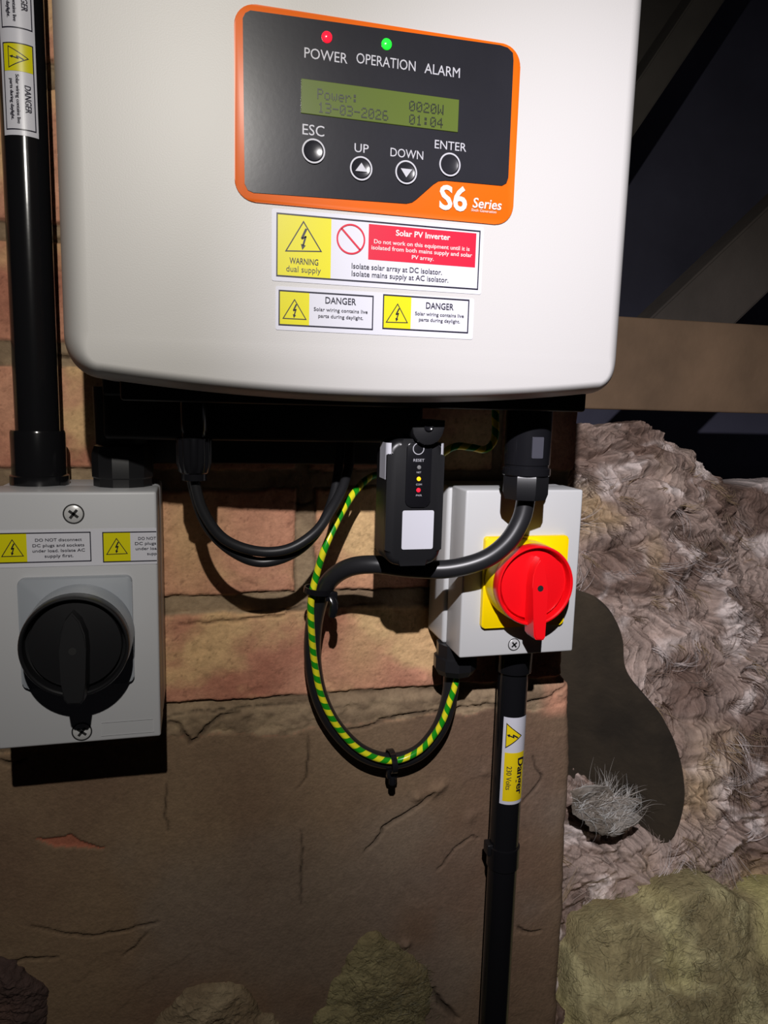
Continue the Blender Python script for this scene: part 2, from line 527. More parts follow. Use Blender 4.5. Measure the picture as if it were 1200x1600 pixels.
    # corner brick broken through the parging at the right
    cb = sstep(.285, .305, X) * sstep(-.275, -.262, Z) * (1 - sstep(-.235, -.225, Z)) * sstep(-.3, .2, n1)
    c = mixc(c, red * .95, np.clip(cb, 0, 1))
    # cracks and ledges
    cracks = [
        ([(262, 1120), (300, 1112), (345, 1110), (410, 1104), (470, 1098)], .0007, .002),
        ([(265, 1128), (283, 1133), (297, 1160), (308, 1152), (320, 1138), (345, 1118), (375, 1112)], .0012, .005),
        ([(540, 1140), (575, 1133), (612, 1120), (660, 1112), (720, 1108)], .0010, .004),
        ([(676, 1235), (658, 1254), (640, 1266), (612, 1282), (598, 1292), (595, 1302), (583, 1316), (571, 1329)], .0011, .005),
        ([(745, 1307), (737, 1304), (722, 1314), (708, 1325), (696, 1342), (683, 1358)], .0009, .0035),
        ([(809, 1446), (817, 1452), (827, 1455), (842, 1452)], .0011, .004),
        ([(675, 1545), (688, 1566), (700, 1578), (713, 1590)], .0022, .006),
        ([(676, 1545), (655, 1570), (633, 1596), (620, 1610)], .0025, .006),
        ([(832, 1180), (836, 1200), (846, 1212), (845, 1219), (830, 1236), (815, 1254)], .0008, .003),
        ([(248, 1438), (225, 1442), (192, 1451), (150, 1459), (110, 1455), (50, 1442)], .0008, .003),
        ([(230, 1455), (210, 1478), (192, 1492)], .0007, .002),
        ([(482, 1150), (480, 1190), (478, 1215), (464, 1230)], .0008, .0022),
        ([(470, 1295), (473, 1330), (470, 1370), (471, 1412)], .0008, .0022),
        ([(262, 1225), (258, 1262), (263, 1296)], .0008, .0018),
        
        ([(0, 1500), (45, 1494), (90, 1492)], .0010, .003),
        ([(715, 1108), (760, 1102), (830, 1096), (862, 1085), (890, 1068)], .0010, .004),
        ([(280, 976), (340, 972), (440, 962), (478, 945)], .0009, .003),
        ([(452, 785), (470, 790), (492, 784)], .0010, .003),
        ([(80, 372), (100, 371), (118, 374)], .0012, .004),
        ([(80, 103), (105, 104), (120, 104)], .0012, .004),
        ([(80, 549), (95, 556), (140, 557), (160, 560)], .0012, .004),
        ([(0, 1188), (20, 1190), (40, 1186)], .0012, .004),
    ]
    for pts, w, dep in cracks:
        pp = [P2(a, b, 0) for a, b in pts]
        dd, t = seg_dist(X + .0016 * fbm(X * 160, Z * 160, 201), Z + .0016 * fbm(X * 170, Z * 170, 211), pp)
        k = np.exp(-(dd / w) ** 2) * (0.55 + .45 * np.sin(t * math.pi))
        h = h - dep * k; c = c * (1 - .75 * k[..., None])
    # small lumps of mortar
    for px, py, r, a in ((677, 1232, .006, .004), (690, 1225, .004, .003), (650, 1243, .004, .003), (632, 1472, .004, .004), (660, 1062, .010, .004), (757, 1205, .004, .0015), (735, 1275, .006, .0015)):
        q = P2(px, py, 0); g = np.exp(-((X - q[0]) ** 2 + (Z - q[1]) ** 2) / r ** 2) * (1 + .5 * n2)
        h = h + a * g
    Y = -h
    # round the right-hand corner back and carry the side face away from the camera
    e = (redge[:, None] - X); Y = Y + .006 * np.exp(-e / .003)
    V = np.stack([X, Y, Z], -1)
    side = []; sc = []
    for k, yy in enumerate((.012, .03, .06, .10, .16, .24)):
        side.append(np.stack([redge + .0008 * fbm(Zc * 60, Zc * 0 + k, 221), np.full(nz, yy), Zc], -1)); sc.append(c[:, -1])
    V = np.concatenate([V, np.stack(side, 1)], 1); c = np.concatenate([c, np.stack(sc, 1)], 1)
    o = grid_mesh('wall_back', V, np.clip(c, 0, 1), M_wall)
    tag(o, 'red brick chimney wall with crumbling mortar and brown parging below', kind='structure')


build_wall()

# ------------------------------------------------------------------ loft roof and timbers behind
def plank(name, p0, p1, width, thick, m, label, cat='roof timber'):
    """rectangular timber from p0 to p1 (centre line), width in the picture plane, thick in depth"""
    p0, p1 = Vector(p0), Vector(p1); ax = (p1 - p0).normalized(); yv = Vector((0, 1, 0)); wv = ax.cross(yv).normalized(); yv = wv.cross(ax).normalized()
    bm = bmesh.new(); vs = []
    for pt in (p0, p1):
        for a, b in ((-1, -1), (1, -1), (1, 1), (-1, 1)):
            vs.append(bm.verts.new(pt + wv * width / 2 * a + yv * thick / 2 * b))
    for f in ((0, 1, 2, 3), (4, 7, 6, 5), (0, 4, 5, 1), (1, 5, 6, 2), (2, 6, 7, 3), (3, 7, 4, 0)):
        bm.faces.new([vs[i] for i in f])
    bmesh.ops.bevel(bm, geom=list(bm.edges), offset=.003, segments=2, affect='EDGES')
    return tag(bm_obj(name, bm, m), label, cat)


DJ = -0.34          # front face of the joist stands this far behind the wall face
a = at(955, 493, DJ); b = at(955, 640, DJ)
box('timber_joist', .30, 1.75, DJ - .05, DJ, b.z, a.z, M_wood, None, .003)
tag(bpy.data.objects['timber_joist'], 'horizontal brown timber joist to the right of the white inverter', 'roof timber')
DB = -0.42
plank('timber_brace', (at(1075, 500, DB) + Vector((-.10, 0, -.09))), at(1075, 500, DB) + (at(1200, 380, DB) - at(1075, 500, DB)) * 3.2, .098, .05, M_wood2,
      'diagonal timber brace rising rightwards from behind the horizontal joist')
DR = -0.75
c0, c1 = at(978, 178, DR), at(1098, 0, DR)
plank('timber_rafter', c0 - (c1 - c0) * 1.2, c1 + (c1 - c0) * 2.0, .052, .07, M_rafter, 'thin dark rafter slanting at the top right beyond the inverter')
DR = -0.90
c0, c1 = at(978, 60, DR), at(1030, -20, DR)
plank('timber_rafter', c0 - (c1 - c0) * 3, c1 + (c1 - c0) * 6, .12, .07, M_rafter, 'broad dim rafter tight against the upper right edge of the inverter')

me = bpy.data.meshes.new('ceiling')
me.from_pydata([(-.6, 1.7, -1.2), (3.2, 1.7, -1.2), (3.2, 1.05, 2.2), (-.6, 1.05, 2.2), (-.6, 1.75, -1.2), (3.2, 1.75, -1.2), (3.2, 1.10, 2.2), (-.6, 1.10, 2.2)], [],
               [(0, 1, 2, 3), (7, 6, 5, 4), (0, 4, 5, 1), (1, 5, 6, 2), (2, 6, 7, 3), (3, 7, 4, 0)])
tag(link('ceiling', me, M_roof), 'dark sloping roofing felt underside of the roof', kind='structure')

# ------------------------------------------------------------------ insulation
M_fibre = attr_mat('wool_fibre', 0.5, 40, 0.12, 60, 0.0, 0.001)


def flow_np(x, z, seed=777):
    """direction in which the wool strands lie"""
    a = x + .05 * fbm(x * 9, z * 9, seed + 3, 3); b = z + .05 * fbm(x * 9 + 4, z * 9, seed + 9, 3)
    return 3.4 * fbm(a * 6.5, b * 6.5, seed, 3) + .25


def flow(p):
    return float(flow_np(np.array([p.x]), np.array([p.z]))[0])


def combed(X, Z, cell, seed, steps=16):
    """noise smeared along the flow: matted, combed strands"""
    rs = np.random.RandomState(seed); r, c = X.shape
    n = rs.rand(r, c); n2 = vnoise(np.arange(c)[None, :] / 2.5 + 0 * X, np.arange(r)[:, None] / 2.5 + 0 * X, seed + 1)
    n = .5 * n + .5 * n2
    A = flow_np(X, Z); acc = n.copy(); cnt = 1.0
    for sg in (1, -1):
        I, J = np.meshgrid(np.arange(r).astype(float), np.arange(c).astype(float), indexing='ij')
        for k in range(steps):
            ii = np.clip(I.astype(int), 0, r - 1); jj = np.clip(J.astype(int), 0, c - 1)
            a = A[ii, jj]; J = J + sg * np.cos(a); I = I + sg * np.sin(a)
            ii = np.clip(I.astype(int), 0, r - 1); jj = np.clip(J.astype(int), 0, c - 1)
            acc += n[ii, jj]; cnt += 1
    acc /= cnt
    return (acc - acc.mean()) / acc.std()


def fibres(name, base, tufts, per, parent, m_seed, spread, length, rad, cols, swirl=.18):
    """wisps of wool combed together in small tufts, as one mesh; base(rnd) gives (point, normal)"""
    rs = np.random.RandomState(m_seed)
    V, F, C = [], [], []
    for i in range(tufts):
        p0, n = base(rs)
        cur0 = rs.normal(0, 1.0); ang0 = flow(p0) + rs.normal(0, .3); L0 = length * rs.uniform(.5, 1.5)
        lift0 = rs.uniform(.1, 1.0) * spread; col0 = cols[rs.randint(len(cols))]
        wid = rs.uniform(.001, .006)
        for j in range(per):
            ang = ang0 + rs.normal(0, swirl)
            t = Vector((math.cos(ang), 0, math.sin(ang))); t = (t - n * t.dot(n)).normalized(); b = n.cross(t)
            p = p0 + b * rs.normal(0, wid) + t * rs.normal(0, .004)
            L = L0 * rs.uniform(.6, 1.2); cur = cur0 + rs.normal(0, .35); lift = lift0 * rs.uniform(.3, 1.2)
            K = 7; c = np.array(col0[:3]) * rs.uniform(.75, 1.2)
            q = Vector(p); dirv = t.copy(); st = L / K; prev = None; r0 = rad * rs.uniform(.5, 1.5)
            for k in range(K + 1):
                s = k / K; off = n * (lift * math.sin(math.pi * min(1, s * 1.05)) - .0006)
                rr = r0 * (1 - s * .85) * (0.4 + min(1, s * 4) * .6)
                o = len(V); w = q + off
                V += [tuple(w + b * rr), tuple(w - b * rr * .5 + n * rr), tuple(w - b * rr * .5 - n * rr)]; C += [c, c, c]
                if prev is not None:
                    for u in range(3): F.append((prev + u, prev + (u + 1) % 3, o + (u + 1) % 3, o + u))
                prev = o
                dirv = (dirv + b * cur / K + b * rs.normal(0, .05)).normalized(); b = n.cross(dirv).normalized(); q = q + dirv * st
    me = bpy.data.meshes.new(name); me.from_pydata(V, [], F)
    a = me.color_attributes.new('Col', 'FLOAT_COLOR', 'POINT')
    cc = np.ones((len(V), 4), 'f4'); cc[:, :3] = np.array(C); a.data.foreach_set('color', cc.reshape(-1))
    o = link(name, me, M_fibre, parent, 80)
    o['kind'] = 'stuff'
    return o


def heap_surface(ridge, bot, xr, yb, yt, n, seed, amp, freq, cA, cB, cC, name, m, label, back=.25, pw=1.0, comb=1.0, cD=None):
    """slope of wool from (y=yb, z=bot) up to the ridge line at y=yt, then rolling down behind it"""
    nx, nz = n
    xs = np.linspace(xr[0], xr[1], nx); t = np.linspace(0, 1.18, nz)
    X, T = np.meshgrid(xs, t)
    R = np.interp(X, [q[0] for q in ridge], [q[1] for q in ridge])
    Tc = np.minimum(T, 1.0)
    Z = bot + (R - bot) * Tc ** pw; Y = yb + (yt - yb) * Tc ** 1.15
    over = np.clip(T - 1, 0, 1) / .18
    Z = Z - .05 * over ** 2; Y = Y + back * over
    wx = .035 * fbm(X * 9, Z * 9, seed); wz = .035 * fbm(X * 9 + 5, Z * 9, seed + 10)
    a = X + wx; b = Z + wz
    fold = np.abs(fbm(a * freq * .5, b * freq, seed + 20, 3)); fold = np.minimum(fold, .45)
    fold2 = np.abs(fbm(a * freq * 1.2 + wz * 40, b * freq * 2.2 + wx * 40, seed + 30, 3))
    low = fbm(X * 8, Z * 8, seed + 40, 3)
    cb = combed(X, Z, 1, seed + 55, 18); cb2 = combed(X, Z, 1, seed + 56, 9)
    cb = np.clip(cb, -2.2, 2.2); cb2 = np.clip(cb2, -2.2, 2.2)
    H = amp * (1.5 * low + 2.6 * fold + 1.0 * fold2) + comb * (.0011 * cb + .0005 * cb2)
    nrm = Vector((0, -(R.mean() - bot), (yt - yb))).normalized()      # towards the camera and up
    X2 = X + H * .15; Y2 = Y + H * nrm.y; Z2 = Z + H * nrm.z * (1 - .4 * over)
    t1 = sstep(-.45, .45, fbm(a * 14, b * 18, seed + 60)); t2 = sstep(.1, .5, fbm(a * 26, b * 34, seed + 70, 3))
    c = mixc(mixc(cA, cB, t1), np.array(cC[:3]), t2 * .8)
    if cD is not None: c = mixc(c, np.array(cD[:3]), sstep(.05, .4, fbm(a * 7 + 3, b * 7, seed + 80, 3)) * .8)
    c = c * (1 + comb * (.20 * cb + .10 * cb2)[..., None])
    V = np.stack([X2, Y2, Z2], -1)
    o = grid_mesh(name, V, np.clip(c, 0, 1), m)
    tag(o, label, 'insulation', kind='stuff')
    return o, V


YT = .33
rd = [(at(px, py, -YT).x, at(px, py, -YT).z - .012) for px, py in ((850, 662), (905, 660), (950, 657), (985, 652), (1005, 662), (1060, 682), (1100, 710), (1140, 760), (1160, 752), (1200, 742), (1300, 742), (1600, 742))]
heap, HV = heap_surface(rd, -.78, (.3225, 1.0), .02, YT, (760, 760), 300, .016, 24,
                        lin(176, 156, 144), lin(122, 100, 88), lin(228, 214, 206), 'mineral_wool', M_wool,
                        'heap of matted grey-brown mineral wool filling the gap right of the chimney', cD=lin(178, 152, 116))
hn = Vector((0, -.75, .5)).normalized()


def base_on(V, umin=0, umax=1, vmin=0, vmax=1, nn=None):
    r, c = V.shape[:2]
    def f(rs):
        i = int(r * (vmin + (vmax - vmin) * rs.rand())); j = int(c * (umin + (umax - umin) * rs.rand()))
        i = min(max(i, 1), r - 2); j = min(max(j, 1), c - 2)
        du = Vector(V[i, j + 1] - V[i, j - 1]); dv = Vector(V[i + 1, j] - V[i - 1, j])
        n = du.cross(dv)
        n = n.normalized() if n.length > 1e-12 else hn.copy()
        if n.y > 0: n = -n
        n = (n + hn * 1.2).normalized()
        return Vector(V[i, j]), n
    return f


def flow(p):
    return 2.2 * float(fbm(np.array([p.x * 5.0]), np.array([p.z * 5.0]), 777, 2)[0]) + .1


fibres('loose_fibres', base_on(HV, .02, .70, .05, .80), 520, 11, heap, 5, .006, .036, .00036,
       [lin(176, 158, 146), lin(150, 130, 112), lin(214, 202, 196), lin(180, 156, 124), lin(120, 98, 84)])

# yellow glass wool quilt at the lower right
YQ = .06
rq = [(at(px, py, -YQ).x, at(px, py, -YQ).z) for px, py in ((850, 1620), (880, 1560), (893, 1500), (920, 1455), (960, 1440), (1000, 1432), (1040, 1402), (1090, 1385), (1125, 1388), (1165, 1412), (1200, 1400), (1300, 1390), (1500, 1390))]
quilt, QV = heap_surface(rq, -.80, (.333, .78), -.06, YQ, (360, 260), 500, .0075, 10,
                         lin(182, 169, 124), lin(148, 135, 98), lin(206, 196, 146), 'glass_wool_quilt', M_glass_wool,
                         'pale yellow glass wool quilt at the lower right beside the chimney', back=.12, pw=.9, comb=.18, cD=lin(216, 208, 138))
fibres('loose_fibres', base_on(QV, .01, .6, .2, .97), 700, 8, quilt, 6, .0035, .012, .0002, [lin(176, 168, 130), lin(150, 140, 106), lin(128, 118, 88)], .9)


def clump(name, pts, d, thick, seed, cols, m, label, n=110, amp=.0035):
    """a soft lump whose outline is pts (X,Z), swelling out to depth d"""
    P = np.array(pts); c = P.mean(0)
    K = len(P); A = 220
    ang = np.linspace(0, 2 * math.pi, A)
    # radial outline
    pa = np.arctan2(P[:, 1] - c[1], P[:, 0] - c[0]); pr = np.hypot(P[:, 1] - c[1], P[:, 0] - c[0])
    o = np.argsort(pa); pa, pr = pa[o], pr[o]
    rr = np.interp((ang + math.pi) % (2 * math.pi) - math.pi, np.concatenate([pa - 2 * math.pi, pa, pa + 2 * math.pi]), np.concatenate([pr, pr, pr]))
    rr[-1] = rr[0]
    s = np.linspace(0, 1, n)
    S, R = np.meshgrid(s, rr, indexing='ij'); _, AA = np.meshgrid(s, ang, indexing='ij')
    X = c[0] + S * R * np.cos(AA); Z = c[1] + S * R * np.sin(AA)
    X, Z = X + .006 * fbm(X * 70, Z * 70, seed) * S, Z + .006 * fbm(X * 70 + 7, Z * 70, seed + 3) * S
    H = thick * np.sqrt(np.clip(1 - S ** 2.6, 0, 1)) + amp * (fbm(X * 28, Z * 34, seed + 5) + .7 * fbm(X * 100, Z * 130, seed + 8) + .25 * fbm(X * 400, Z * 400, seed + 12)) * (1 - S ** 4)
    V = np.stack([X, -(d + H), Z], -1)
    t1 = sstep(-.4, .4, fbm(X * 25, Z * 30, seed + 9)); fine = fbm(X * 180, Z * 260, seed + 10)
    C = mixc(cols[0], cols[1], t1) * (1 + .2 * fine[..., None])
    ob = grid_mesh(name, V, np.clip(C, 0, 1), m)
    tag(ob, label, 'insulation')
    return ob, V


q = lambda L, d: [P2(a, b, d) for a, b in L]
cl, CV = clump('wool_tuft', q(((515, 1585), (530, 1535), (558, 1485), (590, 1462), (610, 1478), (640, 1492), (662, 1515), (676, 1548), (668, 1600), (650, 1760), (512, 1760)), .01), .001, .009, 601,
               (lin(144, 134, 98), lin(118, 106, 76)), M_glass_wool, 'small pale yellow-green wool tuft leaning on the chimney at the bottom centre')
fibres('loose_fibres', base_on(CV, 0, 1, .1, .98), 260, 7, cl, 8, .002, .009, .00018, [lin(122, 114, 84), lin(104, 96, 70)], .5)
clump('wool_tuft', q(((250, 1760), (262, 1590), (285, 1558), (330, 1545), (370, 1548), (398, 1568), (412, 1592), (415, 1760)), .01), .001, .012, 621,
      (lin(150, 134, 108), lin(120, 102, 80)), M_glass_wool, 'flat brownish wool tuft on the bottom edge left of the yellow tuft', amp=.004)
clump('wool_tuft', q(((-60, 1640), (-60, 1520), (0, 1505), (28, 1520), (50, 1545), (72, 1560), (68, 1600), (60, 1640)), .01), .000, .012, 641,
      (lin(96, 74, 66), lin(76, 60, 56)), M_glass_wool, 'dark reddish-brown wool tuft in the bottom left corner', amp=.005)

# flat dark brown shape with a rounded outline between chimney and wool
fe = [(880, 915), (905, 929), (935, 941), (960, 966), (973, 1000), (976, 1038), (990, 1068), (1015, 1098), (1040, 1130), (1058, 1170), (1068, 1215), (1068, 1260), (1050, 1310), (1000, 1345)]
def shape_y(py): return .074 + .016 * (1330 - py) / 415 + max(0, py - 1285) * .0011          # slopes back towards the wool


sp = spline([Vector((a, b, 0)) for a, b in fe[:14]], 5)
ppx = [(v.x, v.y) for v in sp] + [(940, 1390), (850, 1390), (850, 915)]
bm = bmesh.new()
fa = [bm.verts.new(at(a, b, -shape_y(b))) for a, b in ppx]; fb = [bm.verts.new(at(a, b, -shape_y(b)) + Vector((0, .006, .004))) for a, b in ppx]
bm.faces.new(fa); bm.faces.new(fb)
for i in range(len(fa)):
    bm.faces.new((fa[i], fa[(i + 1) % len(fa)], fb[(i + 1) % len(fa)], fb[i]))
sheet = bm_obj('dark_shape', bm, M_dark_brown)
tag(sheet, 'flat dark olive-brown shape with a rounded edge between chimney and mineral wool', 'sheet')
# pale tuft in front of its foot
cl, CV = clump('wool_tuft', q(((893, 1240), (925, 1232), (950, 1236), (962, 1256), (990, 1268), (1006, 1258), (1008, 1282), (985, 1302), (940, 1306), (915, 1290), (900, 1268)), -.070), -.076, .001, 661,
               (lin(160, 152, 142), lin(120, 110, 98)), M_wool, 'pale grey wispy wool tuft near the foot of the dark rounded shape', amp=.006)
fibres('loose_fibres', base_on(CV, 0, 1, .1, .98), 48, 9, cl, 9, .003, .024, .00024, [lin(206, 204, 198), lin(170, 162, 152)], .6)

# ------------------------------------------------------------------ solar inverter
INV = thing('solar_inverter', 'large white wall-mounted solar inverter with orange and black control panel', 'inverter')
FD = .16      # front of the casing


def cover_outline(n=14):
    xl, xr, zt = -.0675, .2555, .52
    rad = .022
    pts = []
    def bottom(x):       # shallow smile along the lower edge
        u = (x - .094) / .160
        return -.0002 + .011 * abs(u) ** 2.0
    zc = bottom(xl + rad) + rad + .001
    # left side down, corner, bottom, corner, right side up, top
    pts.append((xl, zt))
    for k in range(5): pts.append((xl, zt - (zt - zc) * (k + 1) / 6))
    for k in range(n + 1):
        a = math.pi + math.pi / 2 * k / n
        pts.append((xl + rad + rad * math.cos(a), zc + (zc - bottom(xl + rad)) * math.sin(a)))
    for k in range(1, 30):
        x = xl + rad + (xr - xl - 2 * rad) * k / 30; pts.append((x, bottom(x)))
    for k in range(n + 1):
        a = 1.5 * math.pi + math.pi / 2 * k / n
        pts.append((xr - rad + rad * math.cos(a), zc + (zc - bottom(xr - rad)) * math.sin(a)))
    for k in range(5): pts.append((xr, zc + (zt - zc) * (k + 1) / 6))
    pts.append((xr, zt))
    return pts


def build_cover():
    O = cover_outline(); n = len(O)
    N = []
    for i in range(n):
        a = Vector(O[i - 1]); b = Vector(O[(i + 1) % n]); t = (b - a).normalized(); N.append(Vector((t.y, -t.x)))
    bm = bmesh.new(); rings = []
    prof = [(.060, .004), (.0605, .001), (.062, 0.0)]
    r_d, r_i = .042, .017
    prof += [(FD - r_d + r_d * math.sin(a), r_i * (1 - math.cos(a))) for a in [math.radians(v) for v in range(0, 91, 6)]]
    for d, ins in prof:
        ring = []
        for i in range(n):
            low = max(0.0, -N[i].y) ** 2          # the lower edge is turned more tightly than the sides
            dd = d if d < .07 else FD - (FD - d) * (1 - .52 * low)
            k_ = ins * (1 - .55 * low) if d > .07 else ins
            ring.append(bm.verts.new((O[i][0] - N[i].x * k_, -dd, O[i][1] - N[i].y * k_)))
        rings.append(ring)
    for a, b in zip(rings[:-1], rings[1:]):
        for i in range(n):
            bm.faces.new((a[i], a[(i + 1) % n], b[(i + 1) % n], b[i]))
    bm.faces.new(rings[-1]); bm.faces.new(rings[0])
    return bm_obj('front_cover', bm, M_cover, INV, 60)


build_cover()
box('heatsink_body', -.056, .250, .002, .066, -.001, .50, M_black_matt, INV, .003)
box('terminal_housing', -.056, .155, .022, .064, -.028, .01, M_black_matt, INV, .003)
box('shade_plate', -.050, .155, .002, .022, -.047, .01, M_black_matt, INV, .002)  # added black plate that deepens the shade on the wall under the inverter
box('terminal_base', -.040, .246, .058, .125, -.003, .06, M_black_matt, INV, .002)

# control panel
A = flat(FD)
F = lambda px, py: P2(px, py, FD)
pan = prism('control_panel', rrect(.0207, .1727, .0990, .1916, .0105, 8), FD - .0005, FD + .0008, M_orange, INV, .0003)
blk = [F(*p) for p in ((379, 30), (383, 22), (391, 18), (780, 72), (792, 76), (800, 84), (801, 96), (793, 278), (790, 287), (783, 291),
                       (695, 283), (684, 284), (676, 289), (650, 312), (643, 317), (634, 319), (396, 302), (387, 298), (382, 288))]
prism('display_film', blk, FD + .0006, FD + .0012, M_film, pan)
TH = .0013


def ptext(s, p0, p1, cap, m=M_ptext, bold=0.001, parent=pan, h=TH, d=FD, shear=0.0, name='lettering'):
    a = P2(p0[0], p0[1], d); b = P2(p1[0], p1[1], d)
    z = (a[1] + b[1]) / 2
    return flat(d).text(name, s, a[0], b[0], z, cap, m, parent, h, bold, shear)


ptext('POWER', (475, 93), (542, 100), .0048)
ptext('OPERATION', (556, 100), (648, 113), .0048)
ptext('ALARM', (662, 115), (717, 124), .0048)
ptext('ESC', (472, 212), (506, 214), .0050)
ptext('UP', (553, 239), (575, 240), .0042)
ptext('DOWN', (609, 246), (660, 250), .0042)
ptext('ENTER', (678, 234), (727, 237), .0042)
ptext('S6', (685, 326), (728, 331), .0118, M_wtext, .025)
ptext('Series', (737, 325), (782, 329), .0050, M_wtext, .012, shear=.15)
ptext('Sixth Generation', (735, 331), (774, 334), .0014, M_wtext, .0, shear=.15)

for (px, py), kind in (((489, 238), None), ((563, 265), 'up'), ((633, 271), 'down'), ((701, 259), None)):
    cx, cz = F(px, py)
    b = lathe('push_button', [(.0052, 0), (.0052, .0008), (.0046, .0013), (.0030, .0009), (.0001, .0008)], (cx, -FD - .0010, cz), (0, -1, 0), M_film, INV, 40)
    A.loop('button_ring', circ(cx, cz, .0060), circ(cx, cz, .0052), M_ptext, b, .0022)
    if kind:
        s = 1 if kind == 'up' else -1
        A.poly('arrow', [(cx - .0032, cz - s * .0016), (cx + .0032, cz - s * .0016), (cx, cz + s * .0027)], M_ptext, b, .0026)
for px, py, m, lb in ((510, 60, M_ledr, 'lit red power light'), (603, 71, M_ledg, 'lit green operation light')):
    cx, cz = F(px, py)
    o = lathe('indicator_light', [(.0027, 0), (.0026, .0008), (.0018, .0014), (.0001, .0017)], (cx, -FD - .0011, cz), (0, -1, 0), m, INV, 24)
    o['label'] = lb

# display with dot-matrix characters
l0 = F(470, 127); l1 = F(716, 155); l2 = F(714, 207); l3 = F(470, 180)
xa, xb = l0[0], (l1[0] + l2[0]) / 2; za, zb = (l2[1] + l3[1]) / 2, (l0[1] + l1[1]) / 2
lcd = box('display', xa, xb, FD + .0008, FD + .0017, za, zb, M_lcd, INV, .0002, 1)
FONT = {'P': '11110100011000111110100001000010000', 'o': '00000000000111010001100011000101110', 'w': '00000000001000110001101011010101010',
        'e': '00000000000111010001111111000001110', 'r': '00000000001011011001100001000010000', ':': '00000011000110000000011000110000000',
        '0': '01110100011001110101110011000101110', '1': '00100011000010000100001000010001110', '2': '01110100010000100110010001000011111',
        '3': '11110000010000101110000010000111110', '4': '00010001100101010010111110001000010', '6': '01110100001000011110100011000101110',
        '-': '00000000000000011111000000000000000', 'W': '10001100011000110101101011101110001'}


def dots(txt, px, py, px1):
    x0, z0 = F(px, py); x1, _ = F(px1, py)
    pitch = (x1 - x0) / (len(txt) - .15); dx = pitch / 6.0; dz = .00072
    vs, fs = [], []
    for i, ch in enumerate(txt):
        for k, bit in enumerate(FONT[ch]):
            if bit == '1':
                cx = x0 + i * pitch + (k % 5 + .5) * dx; cz = z0 - (k // 5 + .5) * dz
                o = len(vs); vs += [(cx - dx * .47, cz - dz * .47), (cx + dx * .47, cz - dz * .47), (cx + dx * .47, cz + dz * .47), (cx - dx * .47, cz + dz * .47)]
                fs.append((o, o + 1, o + 2, o + 3))
    A.mesh('lettering', vs, fs, M_lcdt, lcd, .0019)


dots('Power:', 495, 140, 559); dots('0020W', 638, 159, 692)
dots('13-03-2026', 496, 161, 606); dots('01:04', 638, 180, 691)


# warning stickers on the cover
def quad(d, *pts):
    c = [P2(a, b, d) for a, b in pts]       # TL TR BR BL -> rectified rectangle
    xl = (c[0][0] + c[3][0]) / 2; xr = (c[1][0] + c[2][0]) / 2; zt = (c[0][1] + c[1][1]) / 2; zb_ = (c[2][1] + c[3][1]) / 2
    return [(xl, zb_), (xr, zb_), (xr, zt), (xl, zt)]


def sheet_part(d, pts, parent, name='warning_sticker', r=.001):
    c = quad(d, *pts)
    return prism(name, rrect(c[0][0], c[1][0], c[0][1], c[2][1], r, 3), d - .0002, d + .0003, M_white, parent)


s1 = sheet_part(FD, ((425, 327), (755, 354), (752, 459), (424, 440)), INV)
s1['label'] = 'white, yellow and red warning sticker about isolating the inverter'
bq = quad(FD, (432, 334), (750, 359), (747, 451), (431, 434))
A.border('printed_border', bq, .0007, M_ink, s1, .0006)
yw = F(517, 385)[0]
A.poly('yellow_field', [(bq[0][0] + .0006, bq[0][1] + .0006), (yw, bq[0][1] + .0006), (yw, bq[2][1] - .0006), (bq[0][0] + .0006, bq[2][1] - .0006)], M_syel, s1, .0004)
A.hazard(F(474, 345), F(445, 393), F(503, 394), .10, M_ink, s1, .0006)
ptext('WARNING', (452, 412), (497, 415), .0030, M_ink, .01, s1, .0006)
ptext('dual supply', (447, 425), (501, 427), .0030, M_ink2, .0, s1, .0006)
cx, cz = F(548, 374)
A.loop('prohibition_ring', circ(cx, cz, .0078), circ(cx, cz, .0069), M_sred, s1, .0006)
A.poly('prohibition_bar', [(cx - .0054, cz + .0047), (cx - .0047, cz + .0054), (cx + .0054, cz - .0047), (cx + .0047, cz - .0054)], M_sred, s1, .0006)
rq_ = quad(FD, (576, 351), (744, 364), (742, 417), (575, 407))
A.poly('red_field', rq_, M_sred, s1, .0004)
ptext('Solar PV Inverter', (618, 370), (703, 374), .0029, M_wtext, .02, s1, .0006)
ptext('Do not work on this equipment until it is', (584, 382), (733, 391), .0021, M_wtext, .008, s1, .0006)
ptext('isolated from both mains supply and solar', (580, 391), (737, 401), .0021, M_wtext, .008, s1, .0006)
ptext('PV array.', (643, 405), (677, 408), .0021, M_wtext, .008, s1, .0006)
ptext('Isolate solar array at DC isolator.', (549, 421), (690, 428), .0027, M_ink, .008, s1, .0006)
ptext('Isolate mains supply at AC isolator.', (549, 433), (700, 440), .0027, M_ink, .006, s1, .0006)

